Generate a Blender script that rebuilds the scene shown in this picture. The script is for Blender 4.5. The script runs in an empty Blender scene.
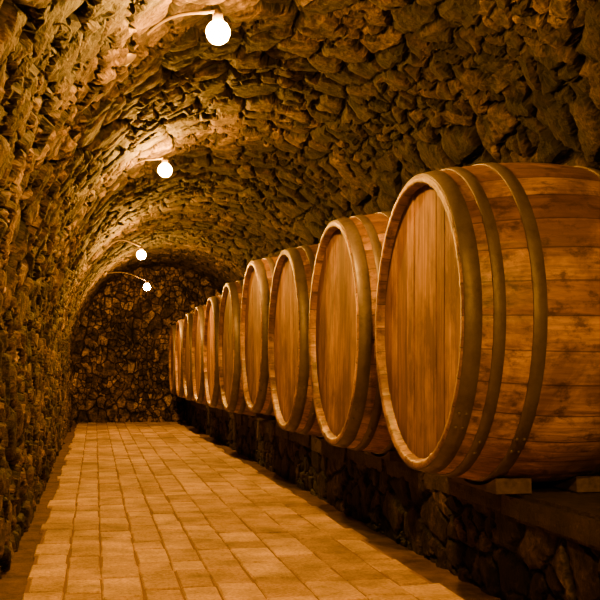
import bpy, bmesh, math, random
from mathutils import Vector, Matrix
random.seed(4)
scene = bpy.context.scene
H = 0.82                      # camera height above floor
END = 16.4; BACK = -2.6

# ------------------------------------------------------------ helpers
def new_obj(name, mesh, parent=None, loc=None):
    o = bpy.data.objects.new(name, mesh)
    scene.collection.objects.link(o)
    if parent: o.parent = parent
    if loc: o.location = loc
    return o
def mesh_from(name, verts, faces, mat=None, smooth=False):
    m = bpy.data.meshes.new(name); m.from_pydata(verts, [], faces); m.update()
    if mat: m.materials.append(mat)
    if smooth:
        for p in m.polygons: p.use_smooth = True
    return m
class NT:
    def __init__(s, name):
        s.mat = bpy.data.materials.new(name); s.mat.use_nodes = True
        s.t = s.mat.node_tree; s.t.nodes.clear()
        s.out = s.n('ShaderNodeOutputMaterial')
    def n(s, typ, **kw):
        nd = s.t.nodes.new(typ)
        for k, v in kw.items(): setattr(nd, k, v)
        return nd
    def l(s, a, b): s.t.links.new(a, b)
    def val(s, sock, x):
        if isinstance(x, (int, float)): sock.default_value = x
        else: s.l(x, sock)
    def math(s, op, a, b=0.0, c=None, clamp=False):
        m = s.n('ShaderNodeMath', operation=op, use_clamp=clamp)
        s.val(m.inputs[0], a); s.val(m.inputs[1], b)
        if c is not None: s.val(m.inputs[2], c)
        return m.outputs[0]
    def ramp(s, fac, stops):
        r = s.n('ShaderNodeValToRGB'); s.val(r.inputs[0], fac)
        e = r.color_ramp.elements
        while len(e) < len(stops): e.new(0.5)
        for el, (p, c) in zip(e, stops):
            el.position = p; el.color = (c[0], c[1], c[2], 1) if isinstance(c, tuple) else (c, c, c, 1)
        return r.outputs[0]
    def mix(s, fac, a, b, mode='MIX'):
        m = s.n('ShaderNodeMix', data_type='RGBA', blend_type=mode)
        s.val(m.inputs[0], fac)
        for i, x in ((6, a), (7, b)):
            if isinstance(x, tuple): m.inputs[i].default_value = (x[0], x[1], x[2], 1)
            else: s.l(x, m.inputs[i])
        return m.outputs[2]
    def noise(s, vec, scale, detail=4, rough=0.55, dist=0.0):
        nd = s.n('ShaderNodeTexNoise'); nd.inputs['Scale'].default_value = scale
        nd.inputs['Detail'].default_value = detail; nd.inputs['Roughness'].default_value = rough
        nd.inputs['Distortion'].default_value = dist
        if vec: s.l(vec, nd.inputs['Vector'])
        return nd
    def mapping(s, vec, scale=(1,1,1), loc=(0,0,0)):
        m = s.n('ShaderNodeMapping'); m.inputs['Scale'].default_value = scale
        m.inputs['Location'].default_value = loc; s.l(vec, m.inputs['Vector']); return m.outputs[0]
    def bsdf(s, color, rough=0.8, metal=0.0, spec=0.4, bump=None, bstr=0.5, bdist=0.01):
        b = s.n('ShaderNodeBsdfPrincipled')
        if isinstance(color, tuple): b.inputs['Base Color'].default_value = (*color, 1)
        else: s.l(color, b.inputs['Base Color'])
        s.val(b.inputs['Roughness'], rough); s.val(b.inputs['Metallic'], metal)
        b.inputs['Specular IOR Level'].default_value = spec
        if bump is not None:
            bp = s.n('ShaderNodeBump'); bp.inputs['Strength'].default_value = bstr
            bp.inputs['Distance'].default_value = bdist
            s.l(bump, bp.inputs['Height']); s.l(bp.outputs[0], b.inputs['Normal'])
        s.l(b.outputs[0], s.out.inputs['Surface']); return b

# ------------------------------------------------------------ rubble stone
def rubble(name, sx=1.0, sy=1.0, height=0.085, dark=1.0, seed=0.0, mortar=(0.006,0.0035,0.0015), split=0.53, spec=0.25, tilt_k=2.4, warp=0.14):
    k = NT(name)
    uv = k.n('ShaderNodeUVMap').outputs[0]
    base = k.mapping(uv, (sx, sy, 1), (seed, seed*1.7, 0))
    nz = k.noise(base, 2.6, 2, 0.5)
    off = k.n('ShaderNodeVectorMath', operation='MULTIPLY_ADD')
    k.l(nz.outputs['Color'], off.inputs[0]); off.inputs[1].default_value = (warp, warp, 0)
    k.l(base, off.inputs[2])
    nz2 = k.noise(base, 14, 3, 0.55)
    off2 = k.n('ShaderNodeVectorMath', operation='MULTIPLY_ADD')
    k.l(nz2.outputs['Color'], off2.inputs[0]); off2.inputs[1].default_value = (0.045, 0.045, 0)
    k.l(off.outputs[0], off2.inputs[2])
    P = off2.outputs[0]
    def vor(scale):
        e = k.n('ShaderNodeTexVoronoi', voronoi_dimensions='2D', feature='DISTANCE_TO_EDGE'); e.inputs['Scale'].default_value = scale
        c = k.n('ShaderNodeTexVoronoi', voronoi_dimensions='2D', feature='F1'); c.inputs['Scale'].default_value = scale
        k.l(P, e.inputs['Vector']); k.l(P, c.inputs['Vector'])
        return e.outputs['Distance'], c.outputs['Color'], c.outputs['Position']
    e1, c1, p1 = vor(4.6); e2, c2, p2 = vor(9.5)
    sel = k.math('GREATER_THAN', k.noise(base, 1.9, 1).outputs['Fac'], split)
    em = k.n('ShaderNodeMix', data_type='FLOAT'); k.l(sel, em.inputs[0]); k.l(e1, em.inputs[2]); k.l(e2, em.inputs[3])
    edge = em.outputs[0]
    cm = k.mix(sel, c1, c2)
    sep = k.n('ShaderNodeSeparateColor'); k.l(cm, sep.inputs[0])
    ctr = k.mix(sel, p1, p2)
    dv = k.n('ShaderNodeVectorMath', operation='SUBTRACT'); k.l(P, dv.inputs[0]); k.l(ctr, dv.inputs[1])
    rc = k.n('ShaderNodeVectorMath', operation='SUBTRACT'); k.l(cm, rc.inputs[0]); rc.inputs[1].default_value = (0.5, 0.5, 0.5)
    dt = k.n('ShaderNodeVectorMath', operation='DOT_PRODUCT'); k.l(dv.outputs[0], dt.inputs[0]); k.l(rc.outputs[0], dt.inputs[1])
    tilt = dt.outputs['Value']
    body = k.ramp(edge, [(0.0, 0.0), (0.03, 0.15), (0.09, 0.85), (0.20, 1.0)])
    rocky = k.noise(uv, 9, 6, 0.65, 0.1).outputs['Fac']
    fine = k.noise(uv, 40, 5, 0.72).outputs['Fac']
    big = k.noise(uv, 1.1, 2).outputs['Fac']
    h = k.math('MULTIPLY', body, k.math('MULTIPLY_ADD', sep.outputs[0], 0.55, 0.65))
    h = k.math('ADD', h, k.math('MULTIPLY', tilt, tilt_k))
    h = k.math('ADD', h, k.math('MULTIPLY', rocky, 0.75))
    h = k.math('ADD', h, k.math('MULTIPLY', fine, 0.20))
    h = k.math('ADD', h, k.math('MULTIPLY', big, 0.8))
    D = lambda r, g, b: (r*dark, g*dark, b*dark)
    col = k.ramp(sep.outputs[1], [(0.0, D(0.05, 0.03, 0.017)), (0.35, D(0.16, 0.10, 0.056)),
                                  (0.75, D(0.34, 0.22, 0.12)), (1.0, D(0.60, 0.42, 0.25))])
    col = k.mix(k.ramp(edge, [(0.0, 1.0), (0.05, 0.95), (0.11, 0.0)]), col, mortar)
    col = k.mix(1.0, col, k.ramp(rocky, [(0.38, 0.12), (0.5, 0.75), (0.66, 1.9)]), 'MULTIPLY')
    col = k.mix(1.0, col, k.ramp(fine, [(0.36, 0.25), (0.62, 1.6)]), 'MULTIPLY')
    col = k.mix(1.0, col, k.ramp(big, [(0.35, 0.40), (0.65, 1.3)]), 'MULTIPLY')
    b = k.bsdf(col, 0.75, spec=spec)
    d = k.n('ShaderNodeDisplacement'); d.inputs['Scale'].default_value = height; d.inputs['Midlevel'].default_value = 1.3
    k.l(h, d.inputs['Height']); k.l(d.outputs[0], k.out.inputs['Displacement'])
    k.mat.displacement_method = 'BOTH'
    return k.mat
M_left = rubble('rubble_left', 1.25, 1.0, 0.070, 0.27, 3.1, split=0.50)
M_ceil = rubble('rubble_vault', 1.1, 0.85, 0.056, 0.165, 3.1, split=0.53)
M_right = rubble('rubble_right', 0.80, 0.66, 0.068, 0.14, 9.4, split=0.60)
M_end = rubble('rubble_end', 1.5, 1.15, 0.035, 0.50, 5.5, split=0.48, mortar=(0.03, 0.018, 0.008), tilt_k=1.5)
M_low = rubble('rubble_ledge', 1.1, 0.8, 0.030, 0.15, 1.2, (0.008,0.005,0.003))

# ------------------------------------------------------------ vaulted tunnel
CX, A, Z0, B = 0.995, 1.375, H+0.15, 1.50
def profile():
    pts = []
    z = -0.12
    while z < Z0 - 0.01:
        pts.append((CX - A, z)); z += 0.020
    n = 215
    for i in range(n+1):
        a = math.pi - math.pi*i/n
        pts.append((CX + A*math.cos(a), Z0 + B*math.sin(a)))
    z = Z0 - 0.022
    while z > -0.12:
        pts.append((CX + A, z)); z -= 0.022
    return pts
PR = profile()
arc = [0]
for i in range(1, len(PR)):
    arc.append(arc[-1] + math.dist(PR[i], PR[i-1]))
ys = []
y = BACK
while y < END + 0.1:
    ys.append(y); y += 0.10 if y < 1.6 else 0.018 if y < 8 else 0.035
def strip(name, i0, i1, mat):
    verts, faces, uvs = [], [], []
    w = i1 - i0 + 1
    for yy in ys:
        for i in range(i0, i1+1):
            verts.append((PR[i][0], yy, PR[i][1])); uvs.append((arc[i], yy))
    for r in range(len(ys)-1):
        for c in range(w-1):
            a = r*w + c
            faces.append((a, a+1, a+w+1, a+w))
    m = mesh_from(name, verts, faces, mat, True)
    ul = m.uv_layers.new(name='UVMap')
    for lp in m.loops: ul.data[lp.index].uv = uvs[lp.vertex_index]
    p = m.polygons[0]
    c = p.center
    if (Vector((CX, c.y, H)) - c).dot(p.normal) < 0: m.flip_normals()
    return new_obj(name, m)
n = len(PR)
iL = next(i for i, p in enumerate(PR) if p[1] > Z0 + 0.55*B)
iR = next(i for i in range(n) if PR[i][0] > CX and PR[i][1] < Z0 + 0.80*B)
strip('wall_left', 0, iL+2, M_left)
strip('ceiling', iL-2, iR+2, M_ceil)
strip('wall_right', iR-2, n-1, M_right)

def grid_wall(name, o, du, dv, nu, nv, mat, uvo=(0, 0)):
    o, du, dv = Vector(o), Vector(du), Vector(dv)
    verts, faces, uvs = [], [], []
    for j in range(nv+1):
        for i in range(nu+1):
            verts.append(o + du*(i/nu) + dv*(j/nv))
            uvs.append((uvo[0] + du.length*i/nu, uvo[1] + dv.length*j/nv))
    for j in range(nv):
        for i in range(nu):
            a = j*(nu+1)+i
            faces.append((a, a+1, a+nu+2, a+nu+1))
    m = mesh_from(name, verts, faces, mat, True)
    ul = m.uv_layers.new(name='UVMap')
    for lp in m.loops: ul.data[lp.index].uv = uvs[lp.vertex_index]
    return new_obj(name, m)
grid_wall('wall_end', (-0.6, END, -0.1), (3.3, 0, 0), (0, 0, 2.8), 110, 95, M_end)
grid_wall('wall_back', (-0.6, BACK, -0.1), (0, 0, 2.8), (3.3, 0, 0), 40, 45, M_end)

# ------------------------------------------------------------ floor + pavers
k = NT('dirt')
tc = k.n('ShaderNodeTexCoord').outputs['Object']
n1 = k.noise(tc, 9, 6, 0.65).outputs['Fac']; n2 = k.noise(tc, 60, 4, 0.7).outputs['Fac']
col = k.ramp(n1, [(0.3, (0.05, 0.03, 0.013)), (0.7, (0.17, 0.10, 0.045))])
hh = k.math('ADD', n1, k.math('MULTIPLY', n2, 0.5))
k.bsdf(col, 0.9, spec=0.2, bump=hh, bstr=0.9, bdist=0.03); M_dirt = k.mat
m = mesh_from('floor', [(-0.7, BACK-0.1, 0.012), (2.7, BACK-0.1, 0.012), (2.7, END+0.2, 0.012), (-0.7, END+0.2, 0.012)], [(0, 1, 2, 3)], M_dirt)
new_obj('floor', m)

k = NT('paver_stone')
at = k.n('ShaderNodeAttribute', attribute_name='tone')
tc = k.n('ShaderNodeTexCoord').outputs['Object']
n1 = k.noise(tc, 5, 6, 0.68).outputs['Fac']; n2 = k.noise(tc, 70, 4, 0.7).outputs['Fac']
n3 = k.noise(tc, 1.6, 3, 0.6).outputs['Fac']
col = k.ramp(at.outputs['Fac'], [(0.0, (0.40, 0.258, 0.088)), (0.5, (0.53, 0.353, 0.125)), (1.0, (0.66, 0.46, 0.175))])
col = k.mix(1.0, col, k.ramp(n1, [(0.3, 0.45), (0.62, 1.1)]), 'MULTIPLY')
col = k.mix(1.0, col, k.ramp(n3, [(0.3, 0.7), (0.7, 1.15)]), 'MULTIPLY')
col = k.mix(1.0, col, k.ramp(n2, [(0.3, 0.55), (0.6, 1.1)]), 'MULTIPLY')
hh = k.math('ADD', n1, k.math('MULTIPLY', n2, 0.6))
k.bsdf(col, 0.75, spec=0.2, bump=hh, bstr=0.9, bdist=0.016); M_pave = k.mat
k = NT('joint_sand'); k.bsdf((0.17, 0.10, 0.038), 0.9, spec=0.1); M_sand = k.mat

verts, faces, tones = [], [], []
PX0, PX1 = -0.25, 1.245
cols = 10; g = 0.0034
ws = [random.uniform(0.82, 1.18) for _ in range(cols)]; s = sum(ws); xe = [PX0]
for w_ in ws: xe.append(xe[-1] + (PX1-PX0)*w_/s)
for c in range(cols):
    yy = BACK - random.random()*0.3
    while yy < END:
        L = random.choice((0.20, 0.24, 0.28, 0.34))
        t = random.random(); hz = 0.030 + random.uniform(-0.003, 0.002)
        j = lambda: random.uniform(-0.005, 0.005)
        x0, x1, y0, y1 = xe[c]+g, xe[c+1]-g, yy+g, min(yy+L-g, END+0.1)
        if c == 0: x0 += random.uniform(-0.03, 0.01)
        if c == cols-1: x1 += random.uniform(-0.02, 0.03)
        b = len(verts); bv = 0.005
        tl = [random.uniform(-0.002, 0.002) for _ in range(4)]
        cr = [(x0+j(), y0+j()), (x1+j(), y0+j()), (x1+j(), y1+j()), (x0+j(), y1+j())]
        sg = ((1, 1), (-1, 1), (-1, -1), (1, -1))
        for (x, yv) in cr: verts.append((x, yv, 0.0))
        for (x, yv) in cr: verts.append((x, yv, hz-bv))
        for q, (x, yv) in enumerate(cr): verts.append((x+sg[q][0]*bv, yv+sg[q][1]*bv, hz+tl[q]))
        fs = [(b+8, b+9, b+10, b+11)]
        for r in (0, 4):
            for q in range(4):
                fs.append((b+r+q, b+r+(q+1) % 4, b+r+4+(q+1) % 4, b+r+4+q))
        faces += fs; tones += [t]*len(fs)
        yy += L
m = mesh_from('paved_path', verts, faces, M_pave)
a = m.attributes.new('tone', 'FLOAT', 'FACE')
for i, t in enumerate(tones): a.data[i].value = t
path = new_obj('paved_path', m)
m = mesh_from('joint_sand', [(PX0, BACK, 0.0235), (PX1, BACK, 0.0235), (PX1, END, 0.0235), (PX0, END, 0.0235)], [(0, 1, 2, 3)], M_sand)
new_obj('joint_sand', m, path)

# ------------------------------------------------------------ ledge carrying the barrels
LX, LZ = 1.385, H-0.405
k = NT('ledge_slab')
tc = k.n('ShaderNodeTexCoord').outputs['Object']
n1 = k.noise(tc, 6, 6, 0.7).outputs['Fac']; n2 = k.noise(tc, 40, 4, 0.7).outputs['Fac']
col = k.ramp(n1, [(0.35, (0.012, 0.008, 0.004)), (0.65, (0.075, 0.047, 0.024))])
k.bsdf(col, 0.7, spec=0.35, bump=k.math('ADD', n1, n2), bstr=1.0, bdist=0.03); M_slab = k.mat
ledge = bpy.data.objects.new('barrel_ledge', None); scene.collection.objects.link(ledge)
LS = 1.6
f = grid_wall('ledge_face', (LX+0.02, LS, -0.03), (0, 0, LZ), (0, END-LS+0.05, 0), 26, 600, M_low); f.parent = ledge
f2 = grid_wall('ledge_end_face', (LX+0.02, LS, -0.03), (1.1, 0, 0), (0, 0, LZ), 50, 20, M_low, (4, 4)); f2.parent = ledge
def box(bm, x0, x1, y0, y1, z0, z1, jit=0):
    vs = [bm.verts.new((x+random.uniform(-jit, jit), y+random.uniform(-jit, jit), z)) for z in (z0, z1) for y in (y0, y1) for x in (x0, x1)]
    for q in ((0,2,3,1),(4,5,7,6),(0,1,5,4),(2,6,7,3),(0,4,6,2),(1,3,7,5)):
        bm.faces.new([vs[i] for i in q])
bm = bmesh.new()
yy = LS
while yy < END:
    L = random.uniform(0.55, 1.0)
    box(bm, LX, 2.5, yy, min(yy+L-0.006, END+0.05), LZ-random.uniform(0.09, 0.13), LZ-random.uniform(0, 0.006), 0.012)
    yy += L
bmesh.ops.bevel(bm, geom=bm.edges[:], offset=0.014, segments=2, affect='EDGES')
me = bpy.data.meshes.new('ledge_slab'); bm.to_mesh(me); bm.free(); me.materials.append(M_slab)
new_obj('ledge_slab', me, ledge)

# ------------------------------------------------------------ barrel materials
k = NT('barrel_staves')
at = k.n('ShaderNodeAttribute', attribute_name='tone').outputs['Fac']
oi = k.n('ShaderNodeObjectInfo').outputs['Random']
tc0 = k.n('ShaderNodeTexCoord').outputs['Object']
cmb = k.n('ShaderNodeCombineXYZ'); k.l(k.math('MULTIPLY', oi, 7), cmb.inputs[0]); k.l(k.math('MULTIPLY', oi, 3), cmb.inputs[1])
va = k.n('ShaderNodeVectorMath', operation='ADD'); k.l(tc0, va.inputs[0]); k.l(cmb.outputs[0], va.inputs[1]); tc = va.outputs[0]
gr = k.noise(k.mapping(tc, (1.5, 22, 22)), 3, 6, 0.65, 0.6).outputs['Fac']
st = k.noise(tc, 4.0, 6, 0.65, 0.5).outputs['Fac']
blot = k.noise(k.mapping(tc, (5, 7, 7)), 3, 6, 0.72).outputs['Fac']
col = k.ramp(at, [(0.0, (0.17, 0.088, 0.024)), (0.5, (0.33, 0.18, 0.050)), (1.0, (0.53, 0.32, 0.10))])
col = k.mix(1.0, col, k.ramp(gr, [(0.3, 0.35), (0.6, 1.15)]), 'MULTIPLY')
col = k.mix(k.ramp(st, [(0.42, 0.0), (0.58, 0.75)]), col, (0.10, 0.048, 0.015))
col = k.mix(k.ramp(blot, [(0.50, 0.0), (0.64, 0.75)]), col, (0.03, 0.016, 0.007))
sp_ = k.n('ShaderNodeSeparateXYZ'); k.l(tc0, sp_.inputs[0])
ang = k.math('ARCTAN2', sp_.outputs[2], sp_.outputs[1])
fr = k.math('FRACT', k.math('MULTIPLY_ADD', ang, 32/(2*math.pi), 64.0))
dd = k.math('ABSOLUTE', k.math('SUBTRACT', fr, 0.5))
col = k.mix(k.ramp(dd, [(0.0, 0.0), (0.470, 0.0), (0.487, 0.7)]), col, (0.02, 0.01, 0.004))
k.bsdf(col, k.ramp(st, [(0.3, 0.32), (0.7, 0.52)]), spec=0.42, bump=gr, bstr=0.45, bdist=0.005); M_stave = k.mat

k = NT('barrel_head')
at = k.n('ShaderNodeAttribute', attribute_name='tone').outputs['Fac']
tc = k.n('ShaderNodeTexCoord').outputs['Object']
oi = k.n('ShaderNodeObjectInfo').outputs['Random']
tco = k.n('ShaderNodeVectorMath', operation='ADD'); k.l(tc, tco.inputs[0])
cmb = k.n('ShaderNodeCombineXYZ'); k.l(k.math('MULTIPLY', oi, 9), cmb.inputs[0]); k.l(k.math('MULTIPLY', oi, 5), cmb.inputs[2]); k.l(cmb.outputs[0], tco.inputs[1])
gr = k.noise(k.mapping(tco.outputs[0], (20, 28, 1.3)), 2.5, 6, 0.62, 0.8).outputs['Fac']
st = k.noise(k.mapping(tco.outputs[0], (1, 1.6, 0.9)), 3.5, 6, 0.68).outputs['Fac']
col = k.ramp(at, [(0.0, (0.19, 0.095, 0.020)), (0.5, (0.33, 0.175, 0.036)), (1.0, (0.47, 0.265, 0.060))])
col = k.mix(1.0, col, k.ramp(gr, [(0.3, 0.30), (0.62, 1.15)]), 'MULTIPLY')
col = k.mix(k.ramp(st, [(0.42, 0.0), (0.60, 0.85)]), col, (0.095, 0.043, 0.011))
rr = k.n('ShaderNodeSeparateXYZ'); k.l(tc, rr.inputs[0])
rad2 = k.math('SQRT', k.math('ADD', k.math('MULTIPLY', rr.outputs[1], rr.outputs[1]), k.math('MULTIPLY', rr.outputs[2], rr.outputs[2])))
col = k.mix(k.ramp(rad2, [(0.0, 0.0), (0.40, 0.0), (0.47, 0.55)]), col, (0.05, 0.024, 0.008))   # head colour darkens towards the rim
col = k.mix(1.0, col, k.ramp(oi, [(0.0, 0.7), (1.0, 1.2)]), 'MULTIPLY')
k.bsdf(col, 0.65, spec=0.15, bump=gr, bstr=0.5, bdist=0.004); M_head = k.mat

k = NT('hoop_steel')
tc = k.n('ShaderNodeTexCoord').outputs['Object']
n1 = k.noise(tc, 7, 6, 0.7).outputs['Fac']; n2 = k.noise(tc, 50, 4, 0.7).outputs['Fac']
col = k.ramp(n1, [(0.35, (0.125, 0.10, 0.12)), (0.55, (0.085, 0.065, 0.075)), (0.72, (0.035, 0.02, 0.016))])
k.bsdf(col, k.ramp(n1, [(0.3, 0.36), (0.7, 0.6)]), 0.25, 0.5, bump=n2, bstr=0.4, bdist=0.003); M_hoop = k.mat

k = NT('dark_gap'); k.bsdf((0.02, 0.011, 0.005), 0.9); M_dark = k.mat
k = NT('chock_wood')
tc = k.n('ShaderNodeTexCoord').outputs['Object']
gr = k.noise(k.mapping(tc, (18, 2, 18)), 3, 5, 0.6).outputs['Fac']
k.bsdf(k.ramp(gr, [(0.3, (0.035, 0.023, 0.013)), (0.7, (0.11, 0.074, 0.042))]), 0.8, bump=gr, bstr=0.5, bdist=0.005); M_chock = k.mat

# ------------------------------------------------------------ barrel meshes (axis = local X, front head at x=0)
R, RB, BL = 0.50, 0.556, 0.80
def rad(x):
    s = 2*x/BL - 1
    return RB - (RB-R)*(abs(s)**1.9)
def ring_mesh(name, prof, seg, mat, mod=None, tone=None, smooth=True):
    verts, faces, tn = [], [], []
    for (x, r) in prof:
        for i in range(seg):
            a = 2*math.pi*i/seg
            rr = r - (mod(i) if mod else 0)
            verts.append((x, rr*math.cos(a), rr*math.sin(a)))
    for j in range(len(prof)-1):
        for i in range(seg):
            i2 = (i+1) % seg
            faces.append((j*seg+i, (j+1)*seg+i, (j+1)*seg+i2, j*seg+i2)); tn.append(tone(i) if tone else 0.5)
    m = mesh_from(name, verts, faces, mat, smooth)
    a = m.attributes.new('tone', 'FLOAT', 'FACE')
    for i, t in enumerate(tn): a.data[i].value = t
    return m
NS = 32; SUB = 8; SEG = NS*SUB
stone_t = [random.random() for _ in range(NS)]
T = 0.030
prof = [(0.055, R-T-0.004), (0.006, R-T+0.004), (0.0, R-T+0.010), (0.0, R-0.004), (0.004, R)]
N = 26
prof += [(BL*i/N, rad(BL*i/N)) for i in range(1, N)]
prof += [(BL-0.004, R), (BL, R-0.004), (BL, R-T+0.010), (BL-0.006, R-T+0.004), (BL-0.055, R-T-0.004)]
ME_st = ring_mesh('staves', prof, SEG, M_stave, mod=lambda i: 0.004 if i % SUB == 0 else 0.0, tone=lambda i: stone_t[i//SUB])
bm = bmesh.new(); bm.from_mesh(ME_st); bmesh.ops.recalc_face_normals(bm, faces=bm.faces[:])
bm.to_mesh(ME_st); bm.free()

def head_mesh(name, x0, sgn):
    RH = R-T
    bm = bmesh.new(); tl = bm.faces.layers.float.new('tone')
    n = 9; edges = [-RH]
    ws = [random.uniform(0.75, 1.3) for _ in range(n)]; s = sum(ws)
    for w_ in ws: edges.append(edges[-1] + 2*RH*w_/s)
    for i in range(n):
        a, b = edges[i]+0.0018, edges[i+1]-0.0018
        t = random.random(); K = 10; top, bot = [], []
        xo = x0 + random.uniform(0, 0.003)*sgn
        for q in range(K+1):
            yy = a+(b-a)*q/K; zz = math.sqrt(max(RH*RH-yy*yy, 1e-5))
            top.append((yy, zz)); bot.append((yy, -zz))
        loop = bot + top[::-1]
        v0 = [bm.verts.new((xo, p[0], p[1])) for p in loop]
        v1 = [bm.verts.new((xo+sgn*0.018, p[0], p[1])) for p in loop]
        f = bm.faces.new(v0); f[tl] = t
        for q in range(len(loop)):
            q2 = (q+1) % len(loop)
            f = bm.faces.new((v0[q], v0[q2], v1[q2], v1[q])); f[tl] = t
    v = [bm.verts.new((x0+sgn*0.010, (RH+0.003)*math.cos(2*math.pi*i/64), (RH+0.003)*math.sin(2*math.pi*i/64))) for i in range(64)]
    f = bm.faces.new(v); f.material_index = 1
    bmesh.ops.recalc_face_normals(bm, faces=bm.faces[:])
    me = bpy.data.meshes.new(name); bm.to_mesh(me); bm.free()
    me.materials.append(M_head); me.materials.append(M_dark)
    return me
ME_hf = [head_mesh('head_front', 0.030, 1) for _ in range(4)]
ME_hb = head_mesh('head_back', BL-0.030, -1)

def hoops_mesh():
    bm = bmesh.new()
    spec = [(0.004, 0.055), (0.088, 0.124), (0.205, 0.247)]
    spec += [(BL-b, BL-a) for a, b in spec]
    seg = 128
    for (x0, x1) in spec:
        th = 0.0045
        pr = [(x0, rad(x0)-0.002), (x0, rad(x0)+th-0.001), (x0+0.001, rad(x0)+th), (x1-0.001, rad(x1)+th), (x1, rad(x1)+th-0.001), (x1, rad(x1)-0.002)]
        rings = [[bm.verts.new((x, r*math.cos(2*math.pi*i/seg), r*math.sin(2*math.pi*i/seg))) for i in range(seg)] for x, r in pr]
        for j in range(len(pr)-1):
            for i in range(seg):
                i2 = (i+1) % seg
                f = bm.faces.new((rings[j][i], rings[j+1][i], rings[j+1][i2], rings[j][i2])); f.smooth = j in (2,)
        xm = (x0+x1)/2
        for da in (0.0, 0.11):
            ang = 3.75 + 0.35*(x0*7 % 1) + da
            for dx in ((-0.012, 0.012) if x1-x0 > 0.04 else (0,)):
                r = rad(xm)+th
                mt = Matrix.Translation((xm+dx, r*math.cos(ang), r*math.sin(ang)))
                bmesh.ops.create_uvsphere(bm, u_segments=8, v_segments=5, radius=0.006, matrix=mt)
    bmesh.ops.recalc_face_normals(bm, faces=bm.faces[:])
    me = bpy.data.meshes.new('hoops'); bm.to_mesh(me); bm.free(); me.materials.append(M_hoop); return me
ME_hp = hoops_mesh()
bm = bmesh.new()
bmesh.ops.create_cone(bm, cap_ends=True, segments=24, radius1=0.030, radius2=0.026, depth=0.06, matrix=Matrix.Translation((BL*0.5, 0, RB+0.012)))
bmesh.ops.bevel(bm, geom=[e for e in bm.edges if e.calc_face_angle(0) > 1], offset=0.004, segments=2, affect='EDGES')
ME_bg = bpy.data.meshes.new('bung'); bm.to_mesh(ME_bg); bm.free(); ME_bg.materials.append(M_chock)

def saddle_mesh(drop):
    """two saddle blocks per barrel, flat on the ledge with a hollow following the barrel"""
    bm = bmesh.new()
    zl = -drop
    for (xa, xb) in ((0.215, 0.34), (0.50, 0.60)):
        r = max(rad(xa), rad(xb), rad((xa+xb)/2))+0.006
        yw = 0.21; top = []
        for q in range(13):
            yy = -yw + 2*yw*q/12
            top.append((yy, max(-math.sqrt(r*r-yy*yy), zl+0.002)))
        poly = [(-yw-0.01, zl)] + [(-yw-0.006, top[0][1])] + top + [(yw+0.006, top[-1][1])] + [(yw+0.01, zl)]
        a = [bm.verts.new((xa, p[0], p[1])) for p in poly]
        b = [bm.verts.new((xb, p[0], p[1])) for p in poly]
        bm.faces.new(a); bm.faces.new(b)
        for q in range(len(poly)):
            q2 = (q+1) % len(poly); bm.faces.new((a[q], a[q2], b[q2], b[q]))
    bmesh.ops.recalc_face_normals(bm, faces=bm.faces[:])
    me = bpy.data.meshes.new('saddles'); bm.to_mesh(me); bm.free(); me.materials.append(M_chock); return me

# (Y, centre height rel. camera, scale, dx)
rows = [(3.475, 0.166, 1.0, 0.0), (4.765, 0.160, 1.03, 0.0), (6.05, 0.140, 1.04, 0.0), (7.35, 0.245, 1.05, 0.0),
        (8.77, 0.200, 1.06, 0.0), (10.08, 0.17, 1.04, 0.0), (11.40, 0.165, 1.03, 0.0), (12.68, 0.165, 1.02, 0.0), (13.95, 0.165, 1.0, 0.0), (15.2, 0.165, 0.97, 0.0)]
for i, (yy, zc, sc, dx) in enumerate(rows):
    zc = max(zc, -0.405 + (RB+0.006)*sc + 0.002)
    e = bpy.data.objects.new('wine_barrel', None); scene.collection.objects.link(e)
    e.location = (1.075+dx, yy, H+zc); e.scale = (sc, sc, sc)
    rot = 0 if i == 0 else random.uniform(-0.12, 0.12)
    for me in (ME_st, ME_hf[i % 4], ME_hb, ME_hp, ME_bg):
        o = new_obj(me.name.split('.')[0], me, e)
        if me != ME_bg: o.rotation_euler = (rot, 0, 0)
        elif i == 0: o.rotation_euler = (-1.1, 0, 0)
    new_obj('saddles', saddle_mesh((zc+0.405)/sc-0.001), e)

# ------------------------------------------------------------ lamps
k = NT('bulb_glow')
em = k.n('ShaderNodeEmission'); em.inputs['Color'].default_value = (1.0, 0.42, 0.040, 1); em.inputs['Strength'].default_value = 2900
k.l(em.outputs[0], k.out.inputs['Surface']); M_bulb = k.mat
k = NT('lamp_fitting'); k.bsdf((0.16, 0.12, 0.08), 0.5, 0.6); M_fit = k.mat
k = NT('cable'); k.bsdf((0.12, 0.09, 0.06), 0.6); M_cab = k.mat
def lathe(name, prof, mat, seg=20):
    verts, faces = [], []
    for (r, z) in prof:
        for i in range(seg):
            a = 2*math.pi*i/seg; verts.append((r*math.cos(a), r*math.sin(a), z))
    for j in range(len(prof)-1):
        for i in range(seg):
            i2 = (i+1) % seg; faces.append((j*seg+i, j*seg+i2, (j+1)*seg+i2, (j+1)*seg+i))
    return mesh_from(name, verts, faces, mat, True)
ME_bulb = lathe('bulb', [(0.001, -0.046), (0.020, -0.042), (0.036, -0.030), (0.045, -0.008), (0.044, 0.010), (0.034, 0.028), (0.020, 0.040)], M_bulb, 14)
ME_sock = lathe('socket', [(0.001, 0.085), (0.010, 0.085), (0.013, 0.078), (0.019, 0.068), (0.021, 0.038), (0.017, 0.036)], M_fit)
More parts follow.
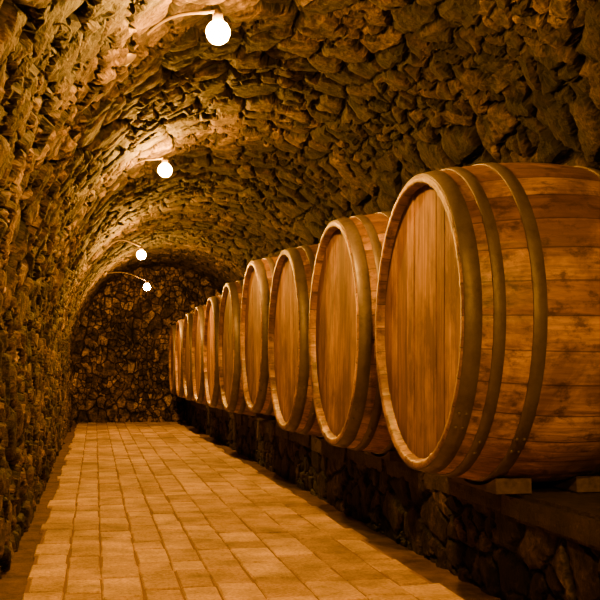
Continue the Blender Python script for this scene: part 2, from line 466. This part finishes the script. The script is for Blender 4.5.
ME_rose = lathe('mount_plate', [(0.001, 0.03), (0.03, 0.028), (0.045, 0.012), (0.048, 0.0), (0.001, 0.0)], M_fit)
def surf(x):
    return Z0 + B*math.sqrt(1-((x-CX)/A)**2)
lamps = [(0.455, 3.94, 1.277), (0.455, 6.99, 1.33), (0.45, 10.5, 1.149), (0.66, 13.7, 1.086), (0.455, 0.9, 1.30), (0.455, -1.6, 1.30)]
for i, (x, yy, z) in enumerate(lamps):
    e = bpy.data.objects.new('hanging_lamp', None); scene.collection.objects.link(e)
    e.location = (x, yy, H+z)
    new_obj('bulb', ME_bulb, e); new_obj('socket', ME_sock, e)
    bx, by = 0.115, yy+0.42
    nrm = Vector((CX-bx, 0, -(surf(bx)-Z0)*(A/B)**2)).normalized()
    base = Vector((bx, by, surf(bx))) + nrm*0.015 - Vector(e.location)
    p = new_obj('mount_plate', ME_rose, e); p.location = base
    p.rotation_euler = nrm.to_track_quat('Z', 'Y').to_euler()
    cu = bpy.data.curves.new('cable', 'CURVE'); cu.dimensions = '3D'; cu.bevel_depth = 0.007; cu.bevel_resolution = 3
    sp = cu.splines.new('BEZIER'); pts = [base, base.lerp(Vector((0, 0, 0.11)), 0.5)+Vector((-0.02, 0.02, 0.045)), Vector((0, 0, 0.08))]
    sp.bezier_points.add(2)
    for bp, q in zip(sp.bezier_points, pts): bp.co = q; bp.handle_left_type = bp.handle_right_type = 'AUTO'
    cu.materials.append(M_cab)
    new_obj('cable', cu, e)

# ------------------------------------------------------------ world + camera
wd = bpy.data.worlds.new('World'); scene.world = wd; wd.use_nodes = True
nt = wd.node_tree
nt.nodes['Background'].inputs[0].default_value = (0.02, 0.01, 0.004, 1)
nt.nodes['Background'].inputs[1].default_value = 0.1
cam = bpy.data.cameras.new('camera'); co = new_obj('camera', cam)
cam.sensor_width = 36; cam.lens = 63; cam.clip_start = 0.02
co.location = (0, 0, H); co.rotation_euler = (math.radians(90), 0, -math.atan(205/1050))
cam.shift_y = 71/600
scene.camera = co
